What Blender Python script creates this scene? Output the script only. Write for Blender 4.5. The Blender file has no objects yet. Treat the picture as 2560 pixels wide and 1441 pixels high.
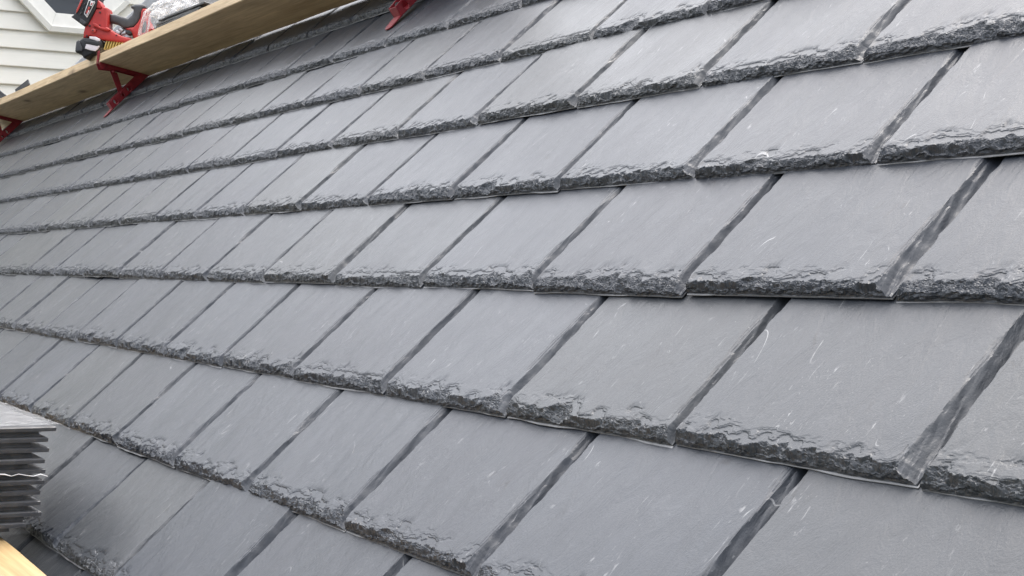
import bpy, bmesh, math, random
import numpy as np
from mathutils import Vector, Matrix

# ------------------------------------------------------------------ camera, sky, sun, exposure
scene = bpy.context.scene
col = scene.collection
PITCH = math.radians(44.74)          # slope of the roof
Z0 = 6.0                             # height of the roof reference line above the ground
CAM = Vector((0.0, -1.75805, Z0 - 0.76624))
RW = Matrix(((0.529187, -0.014854, 0.848375),
             (0.848505, 0.009264, -0.529106),
             (0.0, 0.999847, 0.017506)))
cam_data = bpy.data.cameras.new('camera')
cam_data.sensor_width = 36.0
cam_data.lens = 3523.56 / 2560.0 * 36.0
cam_data.clip_start = 0.02
cam_data.clip_end = 2000.0
cam = bpy.data.objects.new('camera', cam_data)
cam.matrix_world = Matrix.Translation(CAM) @ RW.to_4x4()
col.objects.link(cam)
scene.camera = cam

SUN_EL, SUN_AZ = math.radians(72), math.radians(-35)    # azimuth measured from +Y towards +X
world = bpy.data.worlds.new('World')
scene.world = world
world.use_nodes = True
wn = world.node_tree
for n in list(wn.nodes):
    wn.nodes.remove(n)
wo = wn.nodes.new('ShaderNodeOutputWorld')
wb = wn.nodes.new('ShaderNodeBackground')
sky = wn.nodes.new('ShaderNodeTexSky')
sky.sky_type = 'NISHITA'
sky.sun_disc = False
sky.sun_elevation = SUN_EL
sky.sun_rotation = SUN_AZ
sky.air_density = 1.0
sky.dust_density = 5.0
sky.ozone_density = 1.0
hs = wn.nodes.new('ShaderNodeHueSaturation')
hs.inputs['Saturation'].default_value = 0.48
wn.links.new(sky.outputs['Color'], hs.inputs['Color'])
wn.links.new(hs.outputs['Color'], wb.inputs['Color'])
wb.inputs['Strength'].default_value = 0.10
wn.links.new(wb.outputs['Background'], wo.inputs['Surface'])

sun_data = bpy.data.lights.new('sun', 'SUN')
sun_data.energy = 1.2
sun_data.angle = math.radians(140)
sun_data.color = (1.0, 0.98, 0.95)
sun = bpy.data.objects.new('sun', sun_data)
d = Vector((math.cos(SUN_EL) * math.sin(SUN_AZ), math.cos(SUN_EL) * math.cos(SUN_AZ), math.sin(SUN_EL)))
sun.rotation_euler = d.to_track_quat('Z', 'Y').to_euler()
sun.location = (0, 0, 30)
col.objects.link(sun)

vs = scene.view_settings
vs.view_transform = 'Standard'
vs.look = 'None'
vs.gamma = 1.0
vs.use_curve_mapping = False
vs.exposure = 2.02

random.seed(7)
rng = np.random.default_rng(11)

# ------------------------------------------------------------------ helpers
ROOF = Matrix.Translation((0, 0, Z0)) @ Matrix.Rotation(PITCH, 4, 'X')


def link(o, parent=None):
    col.objects.link(o)
    if parent is not None:
        o.parent = parent
    return o


def tag(o, label, cat, group=None):
    o['label'] = label
    o['category'] = cat
    if group:
        o['group'] = group
    return o


def empty(name, mat=None):
    o = bpy.data.objects.new(name, None)
    o.empty_display_size = 0.05
    if mat is not None:
        o.matrix_world = mat
    return link(o)


def obj(name, me, mat, parent=None, matrix=None):
    if mat is not None and not me.materials:
        me.materials.append(mat)
    o = bpy.data.objects.new(name, me)
    link(o, parent)
    if matrix is not None:
        o.matrix_local = matrix
    return o


def mesh_from(verts, faces, smooth=False, sharp=None):
    me = bpy.data.meshes.new('m')
    me.from_pydata([tuple(v) for v in verts], [], faces)
    me.update()
    if smooth:
        me.polygons.foreach_set('use_smooth', [True] * len(me.polygons))
        if sharp is not None:
            me.set_sharp_from_angle(angle=math.radians(sharp))
    return me


def fix_normals(me):
    bm = bmesh.new()
    bm.from_mesh(me)
    bmesh.ops.recalc_face_normals(bm, faces=bm.faces)
    bm.to_mesh(me)
    bm.free()
    return me


def box_mesh(x0, x1, y0, y1, z0, z1, bevel=0.0, seg=2):
    bm = bmesh.new()
    bmesh.ops.create_cube(bm, size=1.0)
    for v in bm.verts:
        v.co = Vector(((x0 + x1) / 2 + v.co.x * (x1 - x0), (y0 + y1) / 2 + v.co.y * (y1 - y0),
                       (z0 + z1) / 2 + v.co.z * (z1 - z0)))
    if bevel > 0:
        bmesh.ops.bevel(bm, geom=list(bm.edges), offset=bevel, segments=seg, affect='EDGES', profile=0.6)
    me = bpy.data.meshes.new('box')
    bm.to_mesh(me)
    bm.free()
    return me


def profile_mesh(outer, holes=(), depth=0.01, bevel=0.0, axes='xy', res=2):
    """filled 2-D outline (with holes) extruded by depth; axes 'xy' -> z is depth, 'yz' -> x is depth"""
    cu = bpy.data.curves.new('p', 'CURVE')
    cu.dimensions = '2D'
    cu.fill_mode = 'BOTH'
    cu.extrude = max(depth / 2 - bevel, 0.0001)
    cu.bevel_depth = bevel
    cu.bevel_resolution = res
    cu.offset = -bevel
    for poly in [outer] + list(holes):
        sp = cu.splines.new('POLY')
        sp.points.add(len(poly) - 1)
        for pt, c in zip(sp.points, poly):
            pt.co = (c[0], c[1], 0, 1)
        sp.use_cyclic_u = True
    o = bpy.data.objects.new('tmp', cu)
    me = bpy.data.meshes.new_from_object(o)
    bpy.data.objects.remove(o)
    bpy.data.curves.remove(cu)
    me.materials.clear()
    if axes == 'yz':
        for v in me.vertices:
            a, b, c = v.co
            v.co = (c, a, b)
    bm = bmesh.new()
    bm.from_mesh(me)
    bmesh.ops.remove_doubles(bm, verts=bm.verts, dist=1e-6)
    bmesh.ops.recalc_face_normals(bm, faces=bm.faces)
    bm.to_mesh(me)
    bm.free()
    return me


def tube_mesh(pts, r, sides=8, closed_ends=True):
    pts = [Vector(p) for p in pts]
    verts, faces = [], []
    n = len(pts)
    for i, p in enumerate(pts):
        t = (pts[min(i + 1, n - 1)] - pts[max(i - 1, 0)]).normalized()
        a = t.orthogonal().normalized()
        if i:
            a = (prev - t * prev.dot(t)).normalized()
        prev = a
        b = t.cross(a)
        rr = r[i] if isinstance(r, (list, tuple)) else r
        for s in range(sides):
            q = 2 * math.pi * s / sides
            verts.append(p + (a * math.cos(q) + b * math.sin(q)) * rr)
    for i in range(n - 1):
        for s in range(sides):
            faces.append((i * sides + s, i * sides + (s + 1) % sides, (i + 1) * sides + (s + 1) % sides, (i + 1) * sides + s))
    if closed_ends:
        faces.append(tuple(range(sides - 1, -1, -1)))
        faces.append(tuple((n - 1) * sides + s for s in range(sides)))
    return mesh_from(verts, faces, True, 50)


# numpy value noise -------------------------------------------------
def _hash(ix, iy, seed):
    n = (ix.astype(np.int64) * 374761393 + iy.astype(np.int64) * 668265263 + int(seed) * 974634777) & 0xffffffff
    n = ((n ^ (n >> 13)) * 1274126177) & 0xffffffff
    n = n ^ (n >> 16)
    return (n & 0xffff) / 65535.0 * 2 - 1


def vnoise(x, y, seed=0):
    x, y = np.broadcast_arrays(np.asarray(x, float), np.asarray(y, float))
    ix, iy = np.floor(x), np.floor(y)
    fx, fy = x - ix, y - iy
    u, v = fx * fx * fx * (fx * (fx * 6 - 15) + 10), fy * fy * fy * (fy * (fy * 6 - 15) + 10)
    a, b = _hash(ix, iy, seed), _hash(ix + 1, iy, seed)
    c, e = _hash(ix, iy + 1, seed), _hash(ix + 1, iy + 1, seed)
    return (a * (1 - u) + b * u) * (1 - v) + (c * (1 - u) + e * u) * v


def fbm(x, y, seed=0, octs=4, gain=0.5):
    s, a, f, tot = 0, 1.0, 1.0, 0
    for o in range(octs):
        s = s + a * vnoise(np.asarray(x) * f + 17.3 * o, np.asarray(y) * f - 9.1 * o, seed + o * 31)
        tot += a
        a *= gain
        f *= 2.03
    return s / tot * 1.5


def sstep(a, b, x):
    t = np.clip((x - a) / (b - a), 0, 1)
    return t * t * (3 - 2 * t)


# ------------------------------------------------------------------ materials
class NT:
    def __init__(self, name):
        self.m = bpy.data.materials.new(name)
        self.m.use_nodes = True
        self.t = self.m.node_tree
        self.b = self.t.nodes['Principled BSDF']
        self.out = self.t.nodes['Material Output']

    def n(self, kind, **kw):
        nd = self.t.nodes.new(kind)
        for k, v in kw.items():
            if hasattr(nd, k):
                setattr(nd, k, v)
            else:
                nd.inputs[k].default_value = v
        return nd

    def l(self, a, b):
        self.t.links.new(a, b)

    def set(self, **kw):
        for k, v in kw.items():
            self.b.inputs[k.replace('_', ' ')].default_value = v

    def math(self, op, a, b=None, c=None, clamp=False):
        nd = self.t.nodes.new('ShaderNodeMath')
        nd.operation = op
        nd.use_clamp = clamp
        for i, v in enumerate((a, b, c)):
            if v is None:
                continue
            if hasattr(v, 'links'):
                self.l(v, nd.inputs[i])
            else:
                nd.inputs[i].default_value = v
        return nd.outputs[0]

    def noise(self, vec, scale, detail=4, rough=0.55, dist=0.0):
        nd = self.t.nodes.new('ShaderNodeTexNoise')
        nd.inputs['Scale'].default_value = scale
        nd.inputs['Detail'].default_value = detail
        nd.inputs['Roughness'].default_value = rough
        nd.inputs['Distortion'].default_value = dist
        self.l(vec, nd.inputs['Vector'])
        return nd.outputs['Fac']

    def mapping(self, vec, scale=(1, 1, 1), rot=(0, 0, 0), loc=(0, 0, 0)):
        nd = self.t.nodes.new('ShaderNodeMapping')
        nd.inputs['Scale'].default_value = scale
        nd.inputs['Rotation'].default_value = rot
        nd.inputs['Location'].default_value = loc
        self.l(vec, nd.inputs['Vector'])
        return nd.outputs[0]

    def ramp(self, fac, stops):
        nd = self.t.nodes.new('ShaderNodeValToRGB')
        cr = nd.color_ramp
        while len(cr.elements) < len(stops):
            cr.elements.new(0.5)
        for e, (p, c) in zip(cr.elements, stops):
            e.position = p
            e.color = c if len(c) == 4 else (*c, 1)
        self.l(fac, nd.inputs[0])
        return nd.outputs[0]

    def mix(self, fac, a, b, mode='MIX'):
        nd = self.t.nodes.new('ShaderNodeMix')
        nd.data_type = 'RGBA'
        nd.blend_type = mode
        for i, v in ((0, fac), (6, a), (7, b)):
            if hasattr(v, 'links'):
                self.l(v, nd.inputs[i])
            elif i == 0:
                nd.inputs[i].default_value = v
            else:
                nd.inputs[i].default_value = (*v, 1) if len(v) == 3 else v
        return nd.outputs[2]

    def bump(self, h, strength, dist, normal=None):
        nd = self.t.nodes.new('ShaderNodeBump')
        nd.inputs['Strength'].default_value = strength
        nd.inputs['Distance'].default_value = dist
        self.l(h, nd.inputs['Height'])
        if normal is not None:
            self.l(normal, nd.inputs['Normal'])
        return nd.outputs[0]


def rgb(v):
    return (v, v, v)


def make_slate():
    m = NT('slate')
    tc = m.n('ShaderNodeTexCoord').outputs['Object']
    oi = m.n('ShaderNodeObjectInfo')
    rnd = oi.outputs['Random']
    off = m.n('ShaderNodeCombineXYZ')
    m.l(m.math('MULTIPLY', rnd, 37.0), off.inputs[0])
    m.l(m.math('MULTIPLY', rnd, 91.0), off.inputs[1])
    m.l(m.math('MULTIPLY', rnd, 13.0), off.inputs[2])
    add = m.n('ShaderNodeVectorMath', operation='ADD')
    m.l(tc, add.inputs[0])
    m.l(off.outputs[0], add.inputs[1])
    P = add.outputs[0]
    # cloudy base tone
    cloud = m.noise(m.mapping(P, (1, .55, 1), (0, 0, .25)), 9, 5, .6, .4)
    fine = m.noise(m.mapping(P, (1, .5, 1), (0, 0, .4)), 60, 6, .7, .6)
    base = m.ramp(cloud, [(0.28, (.025, .0295, .037)), (0.72, (.043, .047, .055))])
    tint = m.ramp(rnd, [(0.0, (.82, .85, .91)), (.3, (1.0, 1.0, 1.04)), (.55, (1.14, 1.12, 1.06)), (.75, (.90, .93, 1.0)), (1.0, (1.2, 1.2, 1.22))])
    base = m.mix(1.0, base, tint, 'MULTIPLY')
    base = m.mix(.35, base, m.ramp(fine, [(0.25, rgb(.55)), (.75, rgb(1.0))]), 'MULTIPLY')
    # pale scuff streaks running up the slope
    area = m.noise(P, 16, 3, .6)
    streak = m.noise(m.mapping(P, (1, .26, 1), (0, 0, .42)), 150, 4, .65, 1.1)
    area_m = m.ramp(area, [(.44, rgb(0)), (.74, rgb(1))])
    s1 = m.math('MULTIPLY', m.ramp(streak, [(.625, rgb(0)), (.70, rgb(1))]), area_m)
    # dotted chalk specks
    speck = m.noise(m.mapping(P, (1, .5, 1), (0, 0, .4)), 420, 2, .5)
    s2 = m.math('MULTIPLY', m.ramp(speck, [(.70, rgb(0)), (.76, rgb(.8))]), m.math('MULTIPLY', area_m, .8))
    # hairline scratches: thin contours of a smooth noise
    hair = m.noise(m.mapping(P, (1, .35, 1), (0, 0, .5)), 15, 1, .4, .6)
    hl = m.math('LESS_THAN', m.math('ABSOLUTE', m.math('SUBTRACT', hair, .53)), .0022)
    gate = m.ramp(m.noise(m.mapping(P, (1, 1, 1), (0, 0, 0), (3.1, 5.7, 0)), 26, 2, .5), [(.62, rgb(0)), (.72, rgb(1))])
    s3 = m.math('MULTIPLY', hl, gate)
    scuff = m.math('MULTIPLY', m.math('MAXIMUM', m.math('MAXIMUM', s1, s2), s3), .75, clamp=True)
    base = m.mix(scuff, base, (.33, .33, .335))
    dh = m.noise(m.mapping(P, (1, .3, 1), (0, 0, .35), (7.7, 2.2, 0)), 21, 2, .5, .8)
    dl = m.math('LESS_THAN', m.math('ABSOLUTE', m.math('SUBTRACT', dh, .5)), .006)
    dg = m.ramp(m.noise(m.mapping(P, (1, 1, 1), (0, 0, 0), (1.3, 9.1, 0)), 20, 2, .5), [(.58, rgb(0)), (.70, rgb(.6))])
    base = m.mix(m.math('MULTIPLY', dl, dg), base, (.012, .012, .014))
    # few dark grains
    dk = m.noise(P, 300, 1, .4)
    base = m.mix(m.ramp(dk, [(.80, rgb(0)), (.84, rgb(.7))]), base, (.03, .03, .032))
    m.l(base, m.b.inputs['Base Color'])
    rr = m.ramp(cloud, [(.25, rgb(.33)), (.75, rgb(.47))])
    m.l(rr, m.b.inputs['Roughness'])
    m.set(Specular_IOR_Level=.52)
    # relief: riven grain along the slope, long soft waves, grit
    g1 = m.noise(m.mapping(P, (1, .42, 1), (0, 0, .38)), 38, 7, .64, .9)
    g2 = m.noise(P, 520, 3, .6)
    g3 = m.noise(m.mapping(P, (1, .5, 1), (0, 0, .2)), 7, 3, .5)
    nb = m.bump(g3, .9, .006)
    nb = m.bump(g1, .6, .0024, nb)
    nb = m.bump(g2, .4, .0006, nb)
    m.l(nb, m.b.inputs['Normal'])
    return m.m


def make_wood(name, dark, light, rough=.55, scale=1.0, knots=True):
    m = NT(name)
    tc = m.n('ShaderNodeTexCoord').outputs['Object']
    P = m.mapping(tc, (.06, 1, 1))
    g = m.noise(P, 55 * scale, 6, .65, 1.2)
    g2 = m.noise(m.mapping(tc, (.02, 1, 1)), 240 * scale, 3, .6)
    big = m.noise(m.mapping(tc, (.25, 1, 1)), 6, 3, .5, .6)
    c = m.ramp(g, [(.25, dark), (.62, light)])
    c = m.mix(.55, c, m.ramp(g2, [(.3, rgb(.68)), (.7, rgb(1.08))]), 'MULTIPLY')
    c = m.mix(.6, c, m.ramp(big, [(.3, (.72, .70, .68)), (.7, rgb(1.08))]), 'MULTIPLY')
    if knots:
        vo = m.n('ShaderNodeTexVoronoi')
        vo.inputs['Scale'].default_value = 7.0
        m.l(m.mapping(tc, (.42, 1.2, 1.2)), vo.inputs['Vector'])
        kn = m.ramp(vo.outputs['Distance'], [(.06, rgb(1)), (.14, rgb(.35)), (.22, rgb(0))])
        pick = m.ramp(m.noise(tc, 4.0, 2), [(.44, rgb(0)), (.50, rgb(1))])
        c = m.mix(m.math('MULTIPLY', m.math('MULTIPLY', kn, pick), .8), c, (.09, .045, .02))
    m.l(c, m.b.inputs['Base Color'])
    m.set(Roughness=rough)
    m.l(m.bump(g, .25, .0015), m.b.inputs['Normal'])
    return m.m


def make_plain(name, color, rough=.5, spec=.5, metal=0.0, var=.12, bump=.0, nscale=30.0):
    m = NT(name)
    tc = m.n('ShaderNodeTexCoord').outputs['Object']
    nz = m.noise(tc, nscale, 5, .6)
    c = m.mix(1.0, color, m.ramp(nz, [(.3, rgb(1 - var)), (.7, rgb(1 + var))]), 'MULTIPLY')
    m.l(c, m.b.inputs['Base Color'])
    m.l(m.ramp(nz, [(.3, rgb(min(1, rough + .08))), (.7, rgb(max(0, rough - .08)))]), m.b.inputs['Roughness'])
    m.set(Metallic=metal, Specular_IOR_Level=spec)
    if bump:
        m.l(m.bump(m.noise(tc, nscale * 6, 4, .6), .4, bump), m.b.inputs['Normal'])
    return m.m


def make_painted_metal():
    m = NT('red_enamel')
    tc = m.n('ShaderNodeTexCoord').outputs['Object']
    nz = m.noise(tc, 60, 5, .6)
    wear = m.ramp(m.noise(tc, 140, 4, .7), [(.66, rgb(0)), (.74, rgb(.7))])
    c = m.ramp(nz, [(.3, (.15, .009, .016)), (.7, (.26, .016, .023))])
    c = m.mix(wear, c, (.14, .07, .055))
    m.l(c, m.b.inputs['Base Color'])
    m.set(Roughness=.42)
    return m.m


def make_siding():
    m = NT('vinyl_siding')
    tc = m.n('ShaderNodeTexCoord').outputs['Object']
    st = m.noise(m.mapping(tc, (1, .06, 1)), 130, 4, .6)
    blot = m.noise(tc, 5, 4, .6)
    c = m.mix(.5, (.74, .725, .665), m.ramp(st, [(.3, rgb(.90)), (.7, rgb(1.02))]), 'MULTIPLY')
    c = m.mix(.5, c, m.ramp(blot, [(.3, (.90, .89, .86)), (.7, rgb(1.0))]), 'MULTIPLY')
    m.l(c, m.b.inputs['Base Color'])
    m.set(Roughness=.45)
    m.l(m.bump(st, .2, .001), m.b.inputs['Normal'])
    return m.m


def make_film(name, alpha=.45, white=.75):
    m = NT(name)
    tc = m.n('ShaderNodeTexCoord').outputs['Object']
    nz = m.noise(m.mapping(tc, (1, 1, .6)), 42, 5, .6, 1.0)
    m.set(Base_Color=(white, white, white * 1.01, 1), Roughness=.12)
    fac = m.ramp(nz, [(.35, rgb(alpha * .35)), (.7, rgb(min(1, alpha * 1.5)))])
    m.l(fac, m.b.inputs['Alpha'])
    m.l(m.bump(nz, .6, .006), m.b.inputs['Normal'])
    return m.m


def make_glass():
    m = NT('window_glass')
    m.set(Base_Color=(.045, .05, .058, 1), Roughness=.06, Specular_IOR_Level=.5)
    tc = m.n('ShaderNodeTexCoord').outputs['Object']
    nz = m.noise(m.mapping(tc, (1, .35, 1), (.8, 0, 0)), 6, 2, .5)
    m.l(m.bump(nz, .15, .02), m.b.inputs['Normal'])
    return m.m


def make_felt():
    m = NT('roofing_felt')
    tc = m.n('ShaderNodeTexCoord').outputs['Object']
    nz = m.noise(tc, 70, 5, .7)
    sp = m.ramp(m.noise(m.mapping(tc, (1, 2.2, 1)), 34, 3, .6), [(.63, rgb(0)), (.66, rgb(.8))])
    c = m.mix(sp, m.ramp(nz, [(.3, rgb(.018)), (.7, rgb(.035))]), rgb(.45))
    m.l(c, m.b.inputs['Base Color'])
    m.set(Roughness=.6)
    m.l(m.bump(nz, .4, .003), m.b.inputs['Normal'])
    return m.m


SLATE = make_slate()
WOOD = make_wood('pine_plank', (.40, .27, .145), (.68, .52, .32))
WOOD2 = make_wood('yellow_pine', (.33, .205, .085), (.46, .325, .16), scale=.8, knots=False)
RED = make_painted_metal()
SIDING = make_siding()
TRIM = make_plain('white_trim', (.76, .75, .70), .4, var=.04)
GLASS = make_glass()
FELT = make_felt()
FILM = make_film('crumpled_film', .30, .75)
WRAP = make_film('shrink_wrap', .035, .7)
TOPFILM = make_film('cloudy_film', .26, .7)
TOOLRED = make_plain('red_tool_plastic', (.38, .024, .02), .45, var=.18)
TOOLRED2 = make_plain('dusty_red_tool_plastic', (.42, .05, .042), .55, var=.15)
BLACK = make_plain('black_rubber', (.022, .023, .026), .55, var=.25)
GREY = make_plain('dark_grey_overmould', (.055, .057, .062), .6, var=.2)
SILVER = make_plain('bare_aluminium', (.55, .56, .57), .38, metal=.7, var=.1)
PALE = make_plain('pale_label', (.72, .66, .68), .45, var=.12)
WHITE = make_plain('white_print', (.8, .8, .8), .5, var=.03)
YELLOW = make_plain('yellow_coating', (.62, .47, .16), .5, var=.15)
DECKM = make_plain('roof_sheathing', (.05, .045, .04), .8, var=.2)
BSLATE = make_plain('bundle_slate', (.040, .042, .047), .42, var=.25, bump=.0012, nscale=40)
LIPM = make_plain('pale_moulding_flash', (.20, .20, .205), .5, var=.3)
FLASH = make_plain('grey_flashing', (.42, .43, .44), .5, metal=.3, var=.1)

# ------------------------------------------------------------------ ground
gm = NT('lawn_and_earth')
gt = gm.n('ShaderNodeTexCoord').outputs['Object']
gm.l(gm.ramp(gm.noise(gt, .8, 6, .65), [(.35, (.075, .068, .055)), (.65, (.06, .072, .045))]), gm.b.inputs['Base Color'])
gm.set(Roughness=.9)
ground = obj('ground', mesh_from([(-600, -600, 0), (600, -600, 0), (600, 600, 0), (-600, 600, 0)], [(0, 1, 2, 3)]), gm.m)
ground['kind'] = 'structure'

# ------------------------------------------------------------------ the roof
GAUGE, PITCHX, TW, TL, TT = 0.19, 0.2925, 0.2882, 0.315, 0.0150
roof = empty('slate_roof', ROOF)
tag(roof, 'grey slate roof with staggered rough-edged tiles sloping across the whole picture', 'roof')
RAKE = -7.74


def spaced(stops):
    out = []
    for (a, b, s) in stops:
        n = max(1, int(round((b - a) / s)))
        out += list(np.linspace(a, b, n, endpoint=False))
    out.append(stops[-1][1])
    return np.array(out)


def tile_mesh(seed):
    """one riven slate: flat face, broken lower edge, long flaked right edge, thin moulding lip"""
    r = np.random.default_rng(seed)
    sd = seed * 101
    xs = spaced([(0, .006, .0012), (.006, TW - .03, .0013), (TW - .03, TW, .0009)])
    ys = spaced([(0, .030, .0008), (.030, .196, .0034), (.196, TL, .03)])
    X, Y = np.meshgrid(xs, ys)
    dR = TW - X
    # broken lower edge ---------------------------------------------------
    style = r.uniform(0, 1)
    bB = (.0074 + .0036 * fbm(xs / .045, xs * 0 + 3, sd + 1, 3) + .0032 * fbm(xs / .011, xs * 0 + 7, sd + 2, 2) + .002 * style)
    bB = bB * (.75 + .6 * style)
    for _ in range(3):                                   # a few larger bites
        bB = bB + r.uniform(.002, .009) * np.exp(-((xs - r.uniform(.01, TW - .01)) / r.uniform(.005, .016)) ** 2)
    bB = np.clip(bB, .0036, .020)[None, :]
    warp = .0030 * fbm(X / .016, Y / .010, sd + 3, 3)
    q = (Y + warp) / bB
    nl = 3.0 + 1.5 * style
    s = q * nl + 1.1 * fbm(X / .014, Y / .0045, sd + 4, 3)
    st = (np.floor(s) + sstep(.5, 1.0, s - np.floor(s))) / nl
    q2 = np.clip(.84 * q + .16 * st, 0, 1)
    a0 = np.clip(.46 + .22 * fbm(xs / .020, xs * 0 + 11, sd + 21, 3), .25, .75)[None, :]
    hB = TT * (a0 + (1 - a0) * np.where(q >= 1, 1.0, q2))
    lay = 7 * (q + .55 * fbm(X / .022, Y / .004, sd + 25, 3))
    lay = (lay - np.floor(lay))
    hB += np.where(q < 1.05, .0006 * fbm(X / .0046, Y / .0030, sd + 5, 3) + .0011 * (lay - .7), 0)
    # flaked right edge ---------------------------------------------------
    bR = (.0104 + .0024 * fbm(ys / .07, ys * 0 + 1, sd + 6, 3) + .0005 * fbm(ys / .016, ys * 0 + 2, sd + 7, 2))
    bR = bR + r.uniform(0, .009) * np.exp(-ys / .022)
    bR = np.clip(bR, .006, .025)[:, None] * (.85 + .35 * r.uniform())
    warp = (.0013 * fbm(ys / .050, ys * 0 + 3, sd + 8, 2) + .0007 * fbm(ys / .009, ys * 0 + 6, sd + 28, 3))[:, None] + .0005 * fbm(X / .009, Y / .05, sd + 9, 2)
    qr = (dR + warp) / bR
    qc = np.clip(qr, 0, 1)
    strand = .00135 * fbm((X + .10 * Y) / .0034, Y / .12, sd + 10, 2) + .00035 * fbm(X / .0030, Y / .014, sd + 26, 2)
    hR = TT * (.14 + .86 * qc ** 1.35) + strand * sstep(1.02, .85, qr)
    # narrow left edge ----------------------------------------------------
    bL = (.0052 + .0020 * fbm(ys / .02, ys * 0 + 5, sd + 11, 3))[:, None]
    ql = X / np.clip(bL, .0012, .008)
    hL = TT * (.30 + .70 * np.clip(ql, 0, 1))
    h = np.minimum(np.minimum(hB, hR), hL)
    # shallow shell flakes reaching into the face ---------------------------
    lv = (Y - bB) / .015 + 1.25 * fbm(X / .024, Y / .014, sd + 12, 3)
    sh = .0008 * (1 - sstep(.10, .14, lv)) + .0005 * (1 - sstep(.5, .53, lv)) + .0003 * (1 - sstep(.95, .98, lv))
    lr = np.maximum(dR - bR, 0) / .010 + 1.1 * np.maximum(fbm(X / .011, Y / .045, sd + 13, 3), -.1)
    sh = np.maximum(sh, .0008 * (1 - sstep(.10, .16, lr)) + .0005 * (1 - sstep(.45, .5, lr)))
    fade = sstep(.005, .012, X)
    h = np.minimum(h, TT) - sh * fade * sstep(.5, 1.1, np.minimum(q, qr))
    h += .0005 * fbm(X / .11, Y / .15, sd + 14, 2)
    h = np.clip(h, .0016, None)
    ex = .0011 * fbm(xs / .07, xs * 0 + 9, sd + 15, 3)          # wavering lower outline

    def inset(z):
        # broken face: leans back as it rises, with ledges and scoops
        f = np.clip(z / TT, 0, 1)
        led = f * 3.2 + 1.0 * fbm(xs / .016, z / .0040 + xs * 0, sd + 22, 3)
        led = (np.floor(led) + sstep(.55, 1.0, led - np.floor(led))) / 3.2
        return ex + np.clip(.0030 * (.6 * f + .4 * led) + .0016 * fbm(xs / .006, z / .0030 + xs * 0, sd + 23, 3) * np.clip(f * 3, 0, 1)
                            + .0012 * np.abs(fbm(xs / .012, z / .005 + xs * 0, sd + 24, 2)) * f, 0, .009)
    hb0 = h[0]
    top_in = inset(hb0)
    Yp = Y + top_in[None, :] * np.clip(1 - Y / .03, 0, 1)
    er = .0009 * fbm(ys / .06, ys * 0 + 4, sd + 16, 3)
    Xp = X + er[:, None] * np.clip(1 - dR / .03, 0, 1)
    # assemble with skirts and lips -------------------------------------------
    lipB = .0016 * np.clip(.35 + 1.3 * fbm(xs / .09, xs * 0 + 2, sd + 17, 3), 0, 1.2)
    lipR = .0014 * np.clip(.4 + 1.2 * fbm(ys / .09, ys * 0 + 8, sd + 18, 3), 0, 1.2)
    V = np.stack([Xp, Yp, h], -1)

    def frow(y, z):
        return np.stack([Xp[0], y, np.broadcast_to(z, xs.shape)], -1)
    rows = [frow(ex - lipB - .0002, 0.0), frow(ex - lipB - .0002, .0007), frow(ex - .0001, .0012)]
    NF = 11
    for i in range(NF):
        z = .0016 + (hb0 - .0016) * (i / NF)
        rows.append(frow(inset(z), z))
    rows += list(V)
    top = V[-1].copy()
    top[:, 2] = 0
    rows.append(top)
    G = np.array(rows)

    def colm(x_add, z):
        c_ = G[:, -1].copy()
        c_[:, 0] += x_add
        c_[:, 2] = np.minimum(c_[:, 2], z)
        return c_
    lr_full = np.concatenate([[lipR[0]] * (3 + NF), lipR, [lipR[-1]]])
    left = G[:, 0].copy()
    left[:, 2] = 0
    G = np.concatenate([left[:, None], G, colm(.0001, .0012)[:, None], colm(lr_full, .0007)[:, None], colm(lr_full, 0.0)[:, None]], 1)
    nr_, nc = G.shape[:2]
    idx = np.arange(nr_ * nc).reshape(nr_, nc)
    F = np.stack([idx[:-1, :-1], idx[:-1, 1:], idx[1:, 1:], idx[1:, :-1]], -1).reshape(-1, 4)
    verts = G.reshape(-1, 3)
    base = len(verts)
    verts = np.concatenate([verts, [(0, 0, 0), (TW, 0, 0), (TW, TL, 0), (0, TL, 0)]])
    me = bpy.data.meshes.new('slate_tile')
    nv = len(verts)
    me.vertices.add(nv)
    me.vertices.foreach_set('co', verts.astype(np.float32).ravel())
    F = np.concatenate([F, [[base + 3, base + 2, base + 1, base]]])
    me.loops.add(F.size)
    me.loops.foreach_set('vertex_index', F.ravel().astype(np.int32))
    me.polygons.add(len(F))
    me.polygons.foreach_set('loop_start', np.arange(0, F.size, 4, dtype=np.int32))
    me.update(calc_edges=True)
    me.validate()
    rough = np.zeros(G.shape[:2], bool)
    rough[3:3 + NF, :] = True
    rough[3 + NF:3 + NF + len(ys), 1:1 + len(xs)] = (q < 1.08) | (qr < .98)
    fr_ = (rough[:-1, :-1] | rough[1:, 1:]).ravel()
    smooth = np.concatenate([~fr_, [False]])
    mi = np.zeros((nr_ - 1, nc - 1), np.int32)
    mi[0:2, :] = 1
    mi[:, -2:] = 1
    mi = np.concatenate([mi.ravel(), [0]]).astype(np.int32)
    if len(me.polygons) == len(smooth):
        me.polygons.foreach_set('use_smooth', smooth)
        me.materials.append(SLATE)
        me.materials.append(LIPM)
        me.polygons.foreach_set('material_index', mi)
    else:
        me.materials.append(SLATE)
    me.set_sharp_from_angle(angle=math.radians(16))
    return me


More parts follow.
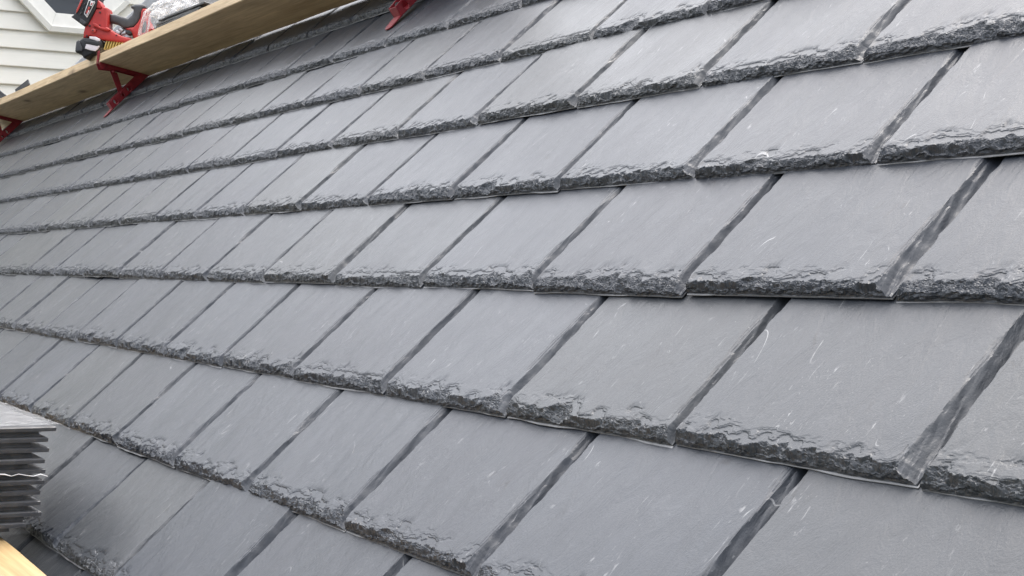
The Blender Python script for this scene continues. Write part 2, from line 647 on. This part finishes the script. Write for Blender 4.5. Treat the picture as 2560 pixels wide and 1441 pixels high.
TILES = [tile_mesh(s) for s in (3, 8, 14, 21, 29, 35, 44, 52)]
PHASE = {11: .172, 10: .022, 9: .174, 8: .024, 7: .150, 6: -.001, 5: .143, 4: -.009, 3: .134, 2: -.008, 1: .120, 0: -.02, -1: .125}
SPAN = {11: (-3.1, -.3), 10: (-3.7, -.2), 9: (-4.0, -.1), 8: (-4.6, .25), 7: (-5.2, .25), 6: (-5.9, .1), 5: (-6.5, 0),
        4: (-7.1, -.1), 3: (RAKE, -.5), 2: (RAKE, -1.2), 1: (RAKE, -1.9), 0: (RAKE, -2.6), -1: (RAKE, -3.2)}
tilt = math.atan(TT / GAUGE)
last = -1
for k in range(11, -2, -1):
    x0, x1 = SPAN[k]
    n = math.ceil((x0 - PHASE[k] - .02) / PITCHX)
    while PHASE[k] + n * PITCHX < x1:
        xl = PHASE[k] + n * PITCHX + .0018
        n += 1
        if xl < RAKE - .01:
            continue
        v = random.randrange(len(TILES))
        while v == last:
            v = random.randrange(len(TILES))
        last = v
        o = bpy.data.objects.new('slate_tile', TILES[v])
        lift = abs(random.gauss(0, .0010)) + (random.uniform(.001, .003) if random.random() < .12 else 0)
        turn = random.gauss(0, .0016)
        if k == 2 and -6.6 < xl < -6.45:
            lift, turn = .010, .004
        if k == 4 and -2.1 < xl < -1.7:
            lift = .003
        o.matrix_local = (Matrix.Translation((xl + random.uniform(-.0009, .0009), -k * GAUGE + random.gauss(0, .0011), lift + .0010))
                          @ Matrix.Rotation(turn, 4, 'Z') @ Matrix.Rotation(-tilt - random.gauss(0, .005), 4, 'X')
                          @ Matrix.Rotation(random.gauss(0, .0025), 4, 'Y'))
        link(o, roof)
# the tiles beyond the picture: plain bevelled slates, one joined part
rest = bmesh.new()
rx1 = 1.0
for k in range(12, -2, -1):
    x0, x1 = SPAN.get(k, (9, -9))
    ph = PHASE.get(k, .02)
    n = math.ceil((RAKE - ph) / PITCHX) - 1
    n0 = math.ceil((x0 - ph - .02) / PITCHX)
    while ph + n * PITCHX < rx1:
        xl = ph + n * PITCHX + .0018
        inside = n >= n0 and ph + n * PITCHX < x1 and xl >= RAKE - .01
        n += 1
        if inside:
            continue
        xa, xb = max(xl, RAKE), min(xl + TW, rx1)
        if xb - xa < .03:
            continue
        M = Matrix.Translation((0, -k * GAUGE + random.gauss(0, .001), .001)) @ Matrix.Rotation(-tilt, 4, 'X')
        lo = [rest.verts.new(M @ Vector(p)) for p in ((xa, 0, 0), (xb, 0, 0), (xb, TL, 0), (xa, TL, 0))]
        mid = [rest.verts.new(M @ Vector(p)) for p in ((xa, .001, TT * .4), (xb, .001, TT * .4), (xb, TL, TT * .4), (xa, TL, TT * .4))]
        hi = [rest.verts.new(M @ Vector(p)) for p in ((xa + .004, .010, TT), (xb - .012, .010, TT), (xb - .012, TL, TT), (xa + .004, TL, TT))]
        for a_, b_ in ((lo, mid), (mid, hi)):
            for i in range(4):
                rest.faces.new((a_[i], a_[(i + 1) % 4], b_[(i + 1) % 4], b_[i]))
        rest.faces.new(hi)
rest_me = bpy.data.meshes.new('slate_field')
rest.to_mesh(rest_me)
rest.free()
fld = obj('slate_field', rest_me, SLATE, roof)
fld['kind'] = 'stuff'
obj('roof_deck', box_mesh(RAKE, 1.0, -2.35, 1.9, -.06, -.032), DECKM, roof)
obj('underlayment', box_mesh(RAKE, 1.0, .34, 1.88, -.030, -.022), FELT, roof)
obj('rake_trim', box_mesh(RAKE - .045, RAKE - .003, -2.35, 1.9, -.14, .022, .002), FLASH, roof)

# ------------------------------------------------------------------ wall with lap siding and an octagonal window
WX = -8.10
wall = empty('house_wall', Matrix.Translation((WX, 0, Z0)))
tag(wall, 'cream lap-sided house wall with octagonal window behind the roof', 'wall')
obj('wall_backing', box_mesh(-.16, -.02, -5, 6, -Z0, 1.62), TRIM, wall)
EXPO = .1008
prof = [(-.014, 0.0), (.0, -.003), (.0135, -.001), (.0145, .003), (.0135, .010), (.003, .078), (.0005, EXPO + .004), (-.014, EXPO + .004)]
ycs, zcs = .352, .857           # window centre
RO, LO = .328, .200             # half width and corner cut of the casing
sid_me = None
vsd, fsd = [], []
for yy in (-5, 6):
    vsd += [(a, yy, b) for a, b in prof]
npf = len(prof)
for i in range(npf):
    fsd.append((i, (i + 1) % npf, npf + (i + 1) % npf, npf + i))
fsd += [tuple(range(npf - 1, -1, -1)), tuple(range(npf, 2 * npf))]
sid_me = fix_normals(mesh_from(vsd, fsd))
sid_me.materials.append(SIDING)
zb = .628 - EXPO * 22
for i in range(32):
    o = bpy.data.objects.new('siding_board', sid_me)
    o.location = (0, 0, zb + i * EXPO)
    link(o, wall)


def octagon(R, L):
    a = R - L
    return [(-a, -R), (a, -R), (R, -a), (R, a), (a, R), (-a, R), (-R, a), (-R, -a)]


window = obj('window', profile_mesh(octagon(.236, .142), (), .006, axes='yz'), GLASS, wall, Matrix.Translation((.019, ycs, zcs)))
o_out, o_mid, o_in = octagon(RO, LO), octagon(RO - .028, LO - .016), octagon(.222, .134)
for i in range(8):
    j = (i + 1) % 8
    for nm, A, B, xa, xb in (('casing_board', o_mid, o_in, .0, .026), ('drip_mould', o_out, o_mid, .0, .036)):
        q = [A[i], A[j], B[j], B[i]]
        c0 = [Vector((xa, *p)) for p in q]
        depth = [xb, xb, xb - .007, xb - .007] if nm == 'casing_board' else [xb - .006, xb - .006, xb, xb]
        c1 = [Vector((dd, *p)) for p, dd in zip(q, depth)]
        cen = sum(c0, Vector()) / 4
        sh = [Vector((v.x, cen.y + (v.y - cen.y) * .996, cen.z + (v.z - cen.z) * .996)) for v in c0 + c1]
        me = fix_normals(mesh_from(sh, [(0, 1, 2, 3), (7, 6, 5, 4), (0, 4, 5, 1), (1, 5, 6, 2), (2, 6, 7, 3), (3, 7, 4, 0)]))
        obj(nm, me, TRIM, window)

# ------------------------------------------------------------------ scaffold planks on roof jacks
PHI = math.radians(-55.75)
PW, PT = .200, .036
FB = Vector((0, -.1849, .1750))            # lower outer edge of the upper plank in roof coordinates
wd = Vector((0, math.cos(PHI), math.sin(PHI)))
nn = Vector((0, -math.sin(PHI), math.cos(PHI)))


def plank_mesh(x0, x1, w, t, seed):
    """board with slightly wavering edges; local x along, y across from outer to inner edge, z up"""
    bm = bmesh.new()
    n = 60
    ring = []
    for i in range(n + 1):
        x = x0 + (x1 - x0) * i / n
        e1 = .0012 * float(fbm(np.array([x * 3.0]), np.array([1.0]), seed)[0])
        e2 = .0022 * float(fbm(np.array([x * 7.0]), np.array([5.0]), seed + 3)[0])
        c = .0022
        pts = [(e1 + c, 0), (w + e2 - c * 1.6, 0), (w + e2, c * 1.6), (w + e2, t - c), (w + e2 - c, t), (e1 + c, t), (e1, t - c), (e1, c)]
        ring.append([bm.verts.new((x, a, b)) for a, b in pts])
    for i in range(n):
        for j in range(8):
            bm.faces.new((ring[i][j], ring[i][(j + 1) % 8], ring[i + 1][(j + 1) % 8], ring[i + 1][j]))
    bm.faces.new(ring[0])
    bm.faces.new(ring[-1])
    bmesh.ops.recalc_face_normals(bm, faces=bm.faces)
    me = bpy.data.meshes.new('plank')
    bm.to_mesh(me)
    bm.free()
    return me


basis = Matrix(((1, 0, 0), (0, wd.y, nn.y), (0, wd.z, nn.z))).to_4x4()
up = obj('scaffold_plank', plank_mesh(-7.98, -2.72, PW, PT, 5), WOOD, None, ROOF @ Matrix.Translation(FB) @ basis)
tag(up, 'long pine scaffold plank carried by red roof jacks across the upper left', 'plank', 'scaffold planks')


def jack(name, x, label, dy=0.0, dz=0.0, extra=0.0):
    root = empty(name, ROOF @ Matrix.Translation((x, dy, .013 + dz)))
    tag(root, label, 'roof jack', 'red roof jacks')
    if 'leg' not in JM:
        leg = [(-.272, .004), (-.268, .030), (-.243, .032), (-.120, .033), (-.104, .036), (-.092, .046), (-.060, .040), (-.052, .022), (-.066, .002)]

        def slot(y, z, a, b):
            return [(y - a * .9, z), (y - a * .55, z + b * .75), (y, z + b), (y + a * .75, z + b * .6), (y + a * .9, z - b * .1), (y + a * .3, z - b), (y - a * .45, z - b * .9)]
        JM['leg'] = profile_mesh(leg, [slot(-.244, .0165, .0105, .0125), slot(-.206, .0165, .0072, .0095), slot(-.172, .0170, .0098, .0122)], .0028, .0004, 'yz', 0)
        JM['arm'] = profile_mesh([(-.062, .0190), (-.0735, .0085), (-.103, .0280), (-.152, .1000), (-.199, .1500), (-.1905, .1700), (-.1850, .1720)], (), .0030, .0004, 'yz', 0)
        JM['strut'] = profile_mesh([(-.174, .118), (-.158, .094), (-.194, .022), (-.213, .027)], (), .0030, .0004, 'yz', 0)
        JM['toe'] = profile_mesh([(-.019, 0), (.019, 0), (.016, -.040), (.006, -.047), (-.008, -.047), (-.016, -.040)], (), .0036, .0005, 'xy', 0)
        JM['end'] = box_mesh(-.0158, .0158, -.0014, .0014, .002, .029, .0005, 1)
        JM['base'] = box_mesh(-.0158, .0158, -.270, -.060, -.0014, .0014, .0005, 1)
        JM['rivet'] = tube_mesh([(-.0222, 0, 0), (-.0205, 0, 0), (.0205, 0, 0), (.0222, 0, 0)], [.0028, .0042, .0042, .0028], 10)
        JM['lip'] = box_mesh(-.011, .011, -.0016, .0016, 0, .046, .0006, 1)
        JM['flange'] = box_mesh(-.0178, .0178, 0, .168, -.0030, -.0004, .0005, 1)
    for sx in (-1, 1):
        obj('leg', JM['leg'], RED, root, Matrix.Translation((sx * .0172, 0, 0)))
        obj('arm', JM['arm'], RED, root, Matrix.Translation((sx * .0194, 0, -.0095)))
    obj('strut', JM['strut'], RED, root, Matrix.Translation((0, 0, -.006)))
    obj('base_plate', JM['base'], RED, root, Matrix.Translation((0, 0, .004)))
    obj('end_plate', JM['end'], RED, root, Matrix.Translation((0, -.2715, 0)) @ Matrix.Rotation(math.radians(-9), 4, 'X'))
    obj('toe_plate', JM['toe'], RED, root, Matrix.Translation((0, -.268, .0045)) @ Matrix.Rotation(math.radians(4), 4, 'X'))
    obj('flange', JM['flange'], RED, root, Matrix.Translation(FB - Vector((0, 0, .013)) + wd * .002) @ basis)
    obj('lip', JM['lip'], RED, root, Matrix.Translation(FB - Vector((0, 0, .013)) - wd * .0036 - nn * .002) @ basis @ Matrix.Rotation(math.radians(4), 4, 'X'))
    obj('rivet', JM['rivet'], RED, root, Matrix.Translation((0, -.168, .1025)))
    obj('rivet', JM['rivet'], RED, root, Matrix.Translation((0, -.082, .019)))
    obj('rivet', JM['rivet'], RED, root, Matrix.Translation((0, -.205, .026)))
    return root


JM = {}
jack('roof_jack', -5.372, 'red metal roof jack under the plank directly below the power tool')
jack('roof_jack', -7.43, 'red metal roof jack at the far left end of the plank')
jack('roof_jack', -3.005, 'red metal roof jack at the top edge, only its slotted leg and toe in view')

jack('roof_jack', -1.45, 'red metal roof jack carrying the lower plank nearest the viewer', -1.716, .006)
jack('roof_jack', -3.75, 'red metal roof jack carrying the lower plank behind the slate stack', -1.716, .006)

# lower plank, bottom left, with its own jacks below the picture
BETA = math.radians(5)
low_m = Matrix.Translation((0, -1.4895, Z0 - 1.2045)) @ Matrix.Rotation(-BETA, 4, 'X') @ Matrix.Rotation(math.radians(-1.2), 4, 'Z')
low = obj('scaffold_plank', plank_mesh(-4.4, -1.05, .200, .036, 9), WOOD2, None,
          Matrix.Translation((-2.0, -1.4895, Z0 - 1.2045)) @ Matrix.Rotation(-BETA, 4, 'X') @ Matrix.Rotation(math.radians(-1.6), 4, 'Z') @ Matrix.Translation((2.0, 0, 0)))
tag(low, 'bright yellow pine plank in the bottom left corner beneath the slate bundle', 'plank', 'scaffold planks')


# ------------------------------------------------------------------ slate bundle on the lower plank
def bundle_slate_mesh(w, l, t):
    """moulded slate seen from its hollow side: plate with a rim set in from the edge"""
    bm = bmesh.new()

    def ring(ix, z):
        return [bm.verts.new((a, b, z)) for a, b in ((ix, ix), (w - ix, ix), (w - ix, l - ix), (ix, l - ix))]
    seq = [ring(.0025, t), ring(0, t - .0018), ring(.0008, t - .0072), ring(.022, t - .0084), ring(.020, 0)]
    bm.faces.new(seq[0])
    for a, b in zip(seq[:-1], seq[1:]):
        for i in range(4):
            bm.faces.new((a[i], b[i], b[(i + 1) % 4], a[(i + 1) % 4]))
    bm.faces.new(seq[-1][::-1])
    bmesh.ops.recalc_face_normals(bm, faces=bm.faces)
    me = bpy.data.meshes.new('slate')
    bm.to_mesh(me)
    bm.free()
    return me


def film_surface(P, nrm_amp, seed, nx, ny):
    """P(u,v)->Vector; crumpled sheet"""
    verts, faces = [], []
    for j in range(ny + 1):
        for i in range(nx + 1):
            verts.append(P(i / nx, j / ny))
    for j in range(ny):
        for i in range(nx):
            a = j * (nx + 1) + i
            faces.append((a, a + 1, a + nx + 2, a + nx + 1))
    return mesh_from(verts, faces, True, 60)


# local frame of the bundle: x = along the eave towards the left (-X), y = towards the roof, z = up; origin near right-front bottom
BX = -2.205
BW, BL, BT, NB = .32, .42, .0162, 10
bun = empty('slate_bundle', Matrix.Translation((BX, -1.556, Z0 - 1.166)) @ Matrix.Rotation(-math.radians(2.0), 4, 'X') @ Matrix.Rotation(math.radians(90), 4, 'Z'))
tag(bun, 'plastic-wrapped stack of dark slates on the plank at lower left', 'slate bundle', 'slate bundles')
bs = bundle_slate_mesh(BW, BL, BT - .0004)
bs.materials.append(BSLATE)
lean = []
for i in range(NB):
    shift = .0155 * (i / (NB - 1)) ** 1.1 + (.010 if i == NB - 1 else 0) - (.016 if i == 0 else 0) + random.uniform(-.004, .004)
    lean.append(shift)
    o = bpy.data.objects.new('slate', bs)
    o.matrix_local = Matrix.Translation((shift, random.uniform(-.003, .003) - (.003 if i == NB - 1 else 0), i * BT)) @ Matrix.Rotation(random.gauss(0, .004), 4, 'Z')
    link(o, bun)


def wrap_front(u, v):
    z = v * (NB * BT + .002)
    i = z / BT
    scal = .5 + .5 * math.cos(2 * math.pi * (i - .78))
    k = min(int(i), NB - 1)
    x = -.12 + u * (BW + .13)
    xr = x + lean[k] * .8 + .004
    y = -.0042 - .0012 * scal + .0032 * float(vnoise(np.array([x * 24]), np.array([z * 60]), 5)[0]) * .4
    return Vector((min(xr, BW + lean[k] + .004), y, z))


obj('shrink_wrap', film_surface(wrap_front, 0, 1, 60, 80), WRAP, bun)


def wrap_side(u, v):
    z = v * (NB * BT + .002)
    i = z / BT
    k = min(int(i), NB - 1)
    f = i - k
    l0 = lean[k]
    l1 = lean[min(k + 1, NB - 1)]
    a = l0 if f < .55 else l0 + (l1 - l0) * (f - .55) / .45
    pinch = .006 * math.sin(math.pi * ((f + .4) % 1.0))
    return Vector((BW + a + .0032 - pinch + .002 * float(vnoise(np.array([u * 9]), np.array([z * 50]), 9)[0]), -.004 + u * (BL + .006), z))


obj('shrink_wrap', film_surface(wrap_side, 0, 1, 30, 80), WRAP, bun)


def wrap_top(u, v):
    x = -.06 + u * (BW + .09)
    y = -.005 + v * (BL + .008)
    z = NB * BT + .0018 + .0022 * abs(float(fbm(np.array([x * 30]), np.array([y * 16]), 3, 3)[0]))
    return Vector((x, y, z))


obj('shrink_wrap', film_surface(wrap_top, 0, 1, 60, 60), TOPFILM, bun)
# loose twisted seam across the front of the wrap
pts = []
for i in range(30):
    u = i / 29
    pts.append((.02 + u * (BW - .01), -.0065 - .0015 * math.sin(i * 1.7), .106 - .019 * u + .0018 * math.sin(i * 2.3)))
obj('wrap_seam', tube_mesh(pts, [.0005 + .0007 * abs(math.sin(i * 1.3) * math.sin(i * .37)) for i in range(30)], 6), WHITE, bun)

# ------------------------------------------------------------------ things on the upper plank
# local frame standing on the plank, x towards picture right, y up, z towards the viewer, in metres
VIEW_R = Vector((RW[0][0], RW[1][0], 0)).normalized()
VIEW_B = Vector((RW[0][2], RW[1][2], 0)).normalized()


def stand(px, py, depth):
    """a standing frame at a measured point of the plank; depth in metres from the camera"""
    k = depth / 3523.56
    loc = CAM + (RW @ Vector(((px - 1280) * k, (720.5 - py) * k, -depth)))
    m = Matrix(((VIEW_R.x, 0, VIEW_B.x), (VIEW_R.y, 0, VIEW_B.y), (0, 1, 0))).to_4x4()
    m.translation = loc
    return m, k


def poly(pts, k, s=9.608, ox=160.0, oy=0.0, u0=300.0, v0=125.0):
    return [((ox + x / s - u0) * k, (v0 - (oy + y / s)) * k) for x, y in pts]


DT = 5.42
tm, kk = stand(300, 125, DT)
tool = empty('cordless_power_tool', tm)
tag(tool, 'red and black cordless power tool with battery pack on the upper plank', 'power tool')


def tp(name, pts, depth, z=0.0, bevel=.003, mat=TOOLRED, holes=(), parent=None, res=2):
    me = profile_mesh(poly(pts, kk), [poly(h, kk) for h in holes], depth, bevel, 'xy', res)
    me.polygons.foreach_set('use_smooth', [True] * len(me.polygons))
    me.set_sharp_from_angle(angle=math.radians(35))
    return obj(name, me, mat, parent or tool, Matrix.Translation((0, 0, z)))


body = tp('housing', [(845, 250), (950, 265), (985, 222), (1040, 212), (1090, 225), (1115, 270), (1118, 700), (1200, 760), (1330, 850), (1480, 915), (1640, 950), (1700, 1010), (1660, 1080),
             (1480, 1060), (1300, 1045), (1100, 1020), (960, 995), (760, 930), (700, 905), (600, 955), (525, 960), (535, 820), (565, 690), (640, 620), (700, 530), (770, 400)], .075, 0, .007, TOOLRED)
tp('housing_rib', [(770, 600), (860, 620), (960, 700), (1060, 720), (1110, 705), (1190, 765), (1130, 800), (980, 770), (880, 720), (790, 690)], .018, .040, .004, TOOLRED, parent=body)
tp('boss', [(745, 750), (800, 735), (850, 760), (845, 810), (790, 835), (735, 810)], .014, .040, .003, TOOLRED2, parent=body)
for cx, cy, r in ((940, 350, 24), (690, 662, 26), (625, 905, 20), (785, 785, 17), (1330, 890, 18), (935, 650, 15)):
    tp('screw_recess', [(cx + r * math.cos(a * math.pi / 4), cy + r * math.sin(a * math.pi / 4)) for a in range(8)], .004, .0395 if cx != 785 else .0475, .0006, BLACK, parent=body)
bat = tp('battery_pack', [(520, -90), (900, -90), (905, 60), (850, 250), (770, 400), (650, 650), (570, 690), (420, 580), (250, 455), (330, 385), (400, 230)], .078, .004, .007, BLACK)
tp('battery_stripe', [(545, -10), (585, 0), (430, 340), (385, 380), (400, 290)], .006, .044, .002, TOOLRED2, parent=bat)
tp('battery_shoulder', [(780, -60), (860, 0), (960, 130), (985, 215), (945, 262), (850, 240), (870, 110)], .060, .006, .004, TOOLRED, parent=bat)
tp('battery_latch', [(495, 500), (640, 600), (600, 650), (570, 660), (470, 580)], .008, .044, .002, GREY, parent=bat)
tp('battery_label', [(690, 65), (840, 105), (835, 135), (650, 485), (580, 395), (590, 360)], .003, .0445, .0006, WHITE, parent=bat)
tp('label_panel', [(700, 82), (825, 115), (815, 150), (655, 455), (598, 385), (605, 355)], .003, .0455, .0006, BLACK, parent=bat)
tp('label_print', [(745, 100), (815, 120), (770, 215), (720, 200)], .003, .0465, .0005, WHITE, parent=bat)
tp('label_print', [(765, 130), (792, 138), (762, 195), (738, 188)], .003, .0472, .0005, TOOLRED2, parent=bat)
tp('label_print', [(690, 225), (735, 240), (700, 310), (660, 295)], .003, .0468, .0005, TOOLRED2, parent=bat)
tp('label_print', [(650, 310), (690, 325), (660, 400), (622, 370)], .003, .0468, .0005, TOOLRED2, parent=bat)
tp('label_print', [(690, 310), (712, 318), (655, 440), (640, 415)], .003, .0468, .0005, PALE, parent=bat)
for i in range(3):
    yy = 120 + i * 110
    tp('battery_rib', [(585 - i * 48, yy + 30), (625 - i * 48, yy), (600 - i * 48, yy + 55), (565 - i * 48, yy + 80)], .006, .044, .0015, GREY, parent=bat)
b2 = tp('lower_battery', [(545, 962), (610, 955), (760, 985), (960, 1010), (995, 1060), (985, 1180), (880, 1260), (830, 1310), (700, 1370), (560, 1440), (480, 1325), (380, 1310), (350, 1270), (380, 1170), (425, 1045)], .085, .006, .007, BLACK)
tp('pale_cover', [(705, 930), (860, 940), (945, 985), (955, 1040), (900, 1050), (700, 985)], .02, .036, .003, PALE, parent=b2)
tp('pale_cover', [(640, 1115), (760, 1120), (900, 1150), (965, 1155), (930, 1230), (860, 1290), (740, 1270), (610, 1225)], .006, .050, .002, PALE, parent=b2)
tp('clip', [(600, 1030), (960, 1060), (975, 1150), (900, 1165), (640, 1110)], .012, .050, .003, BLACK, parent=b2)
tp('bumper', [(410, 1060), (470, 1030), (560, 1230), (540, 1290), (400, 1290), (385, 1240)], .010, .050, .003, GREY, parent=b2)
for i in range(7):
    x = 1025 + i * 62
    coil = [(x + 45, 1015 + i * 5), (x + 72, 1018 + i * 5), (x + 10, 1215), (x - 25, 1215)]
    tp('spring_coil', coil, .05, .008, .003, YELLOW)
tp('spring_core', [(1000, 1030), (1420, 1060), (1300, 1220), (980, 1215)], .03, .0, .003, BLACK)
hd = tp('handle', [(1118, 350), (1250, 358), (1420, 415), (1555, 455), (1640, 385), (1682, 310), (1678, 245), (1622, 205), (1622, 155), (1720, 118), (1900, 112), (1985, 150), (2020, 225), (1925, 245),
             (1872, 335), (1855, 450), (1795, 560), (1690, 665), (1560, 695), (1440, 690), (1290, 595), (1115, 545)], .05, -.012, .010, GREY)
for cx, cy, r in ((1290, 400, 22), (1595, 540, 20), (1440, 618, 16), (1695, 170, 22), (1688, 640, 14)):
    tp('screw_recess', [(cx + r * math.cos(a * math.pi / 4), cy + r * math.sin(a * math.pi / 4)) for a in range(8)], .003, .0135, .0006, BLACK, parent=hd)
tp('motor_housing', [(1920, 235), (2020, 235), (2025, 480), (2085, 600), (2150, 720), (2050, 860), (1900, 930), (1700, 960), (1665, 830), (1590, 765), (1490, 715), (1600, 688), (1700, 672), (1800, 565), (1868, 440), (1880, 300)], .07, -.014, .008, TOOLRED)
tp('motor_grip', [(1960, 560), (2010, 530), (2020, 660), (1990, 800), (1910, 820), (1920, 700)], .004, .022, .001, GREY)
tp('spindle_cap', [(1590 + 85 * math.cos(a * math.pi / 6), 800 + 62 * math.sin(a * math.pi / 6)) for a in range(12)], .05, -.005, .004, BLACK)
fins = [[(1215, 775), (1290, 715), (1380, 790), (1320, 860)], [(1300, 708), (1370, 665), (1450, 725), (1390, 785)], [(1395, 795), (1460, 735), (1520, 800), (1330, 868)],
        [(1440, 880), (1560, 810), (1650, 840), (1660, 900), (1480, 935)]]
for i, fpts in enumerate(fins):
    tp('guard_segment', fpts, .03, -.004 - .004 * i, .004, SILVER)
tp('blade_guard', [(1205, 780), (1365, 655), (1480, 705), (1660, 820), (1670, 960), (1480, 960), (1320, 880)], .024, -.018, .004, SILVER)

# wrapped slates beside the tool ------------------------------------------------
bm2, k2 = stand(430, 85, 5.12)
bun2 = empty('slate_bundle', ROOF @ Matrix.Translation(FB + nn * (PT + .0015) + Vector((-4.86, 0, 0))) @ basis)
tag(bun2, 'slates in crumpled clear plastic lying on the upper plank beside the red tool', 'slate bundle', 'slate bundles')
bs2 = bundle_slate_mesh(.42, .17, .0125)
bs2.materials.append(BSLATE)
for i in range(4):
    o = bpy.data.objects.new('slate', bs2)
    o.matrix_local = Matrix.Translation((.04 + random.uniform(-.02, .02) + i * .012, .022 + random.uniform(0, .008), i * .0129)) @ Matrix.Rotation(random.gauss(0, .02), 4, 'Z')
    link(o, bun2)


def drape(u, v):
    # a loose bag end pulled over the left half of the slates
    a = u * 2 - 1
    x = -.075 + .23 * u
    ridge = float(fbm(np.array([u * 5.2]), np.array([v * 4.5]), 21, 4)[0])
    ridge2 = abs(float(fbm(np.array([u * 11.0]), np.array([v * 7.0]), 33, 3)[0]))
    t = v * math.pi
    rad_y = .098
    peak = .150 - .055 * max(0, a) + .03 * ridge
    y = .10 - rad_y * math.cos(t)
    z = max(.0, math.sin(t)) ** .55 * peak * (.55 + .45 * (1 - abs(a) ** 3)) + .030 * ridge2 * math.sin(t)
    return Vector((x + .02 * ridge * math.sin(t), y + .018 * ridge, z + .001))


obj('plastic_bag', film_surface(drape, 0, 1, 70, 70), FILM, bun2)


def drape2(u, v):
    x = .02 + .46 * u
    t = v * math.pi
    r1 = float(fbm(np.array([u * 9]), np.array([v * 5]), 41, 4)[0])
    y = .11 - .100 * math.cos(t) + .006 * r1
    z = max(0, math.sin(t)) ** .4 * .060 + .007 * abs(r1)
    return Vector((x, y, z + .001))


obj('shrink_wrap', film_surface(drape2, 0, 1, 60, 30), WRAP, bun2)

# two loose dark slates poking up over the plank at the far left -------------------
ls = box_mesh(-.045, .045, -.004, .004, -.015, .015, .0015, 1)
ls.materials.append(BSLATE)
for px_, lab, rz, ry in ((-7.25, 'loose dark slate leaning over the plank at the left picture edge', .5, .42), (-6.83, 'dark slate corner peeking above the plank left of the power tool', .5, -.62)):
    o = bpy.data.objects.new('loose_slate', ls)
    o.matrix_world = (ROOF @ Matrix.Translation(FB + nn * (PT + .038) + wd * .04 + Vector((px_, 0, 0))) @ basis @ Matrix.Rotation(rz, 4, 'Z') @ Matrix.Rotation(ry, 4, 'Y'))
    link(o)
    tag(o, lab, 'slate', 'loose slates on the upper plank')
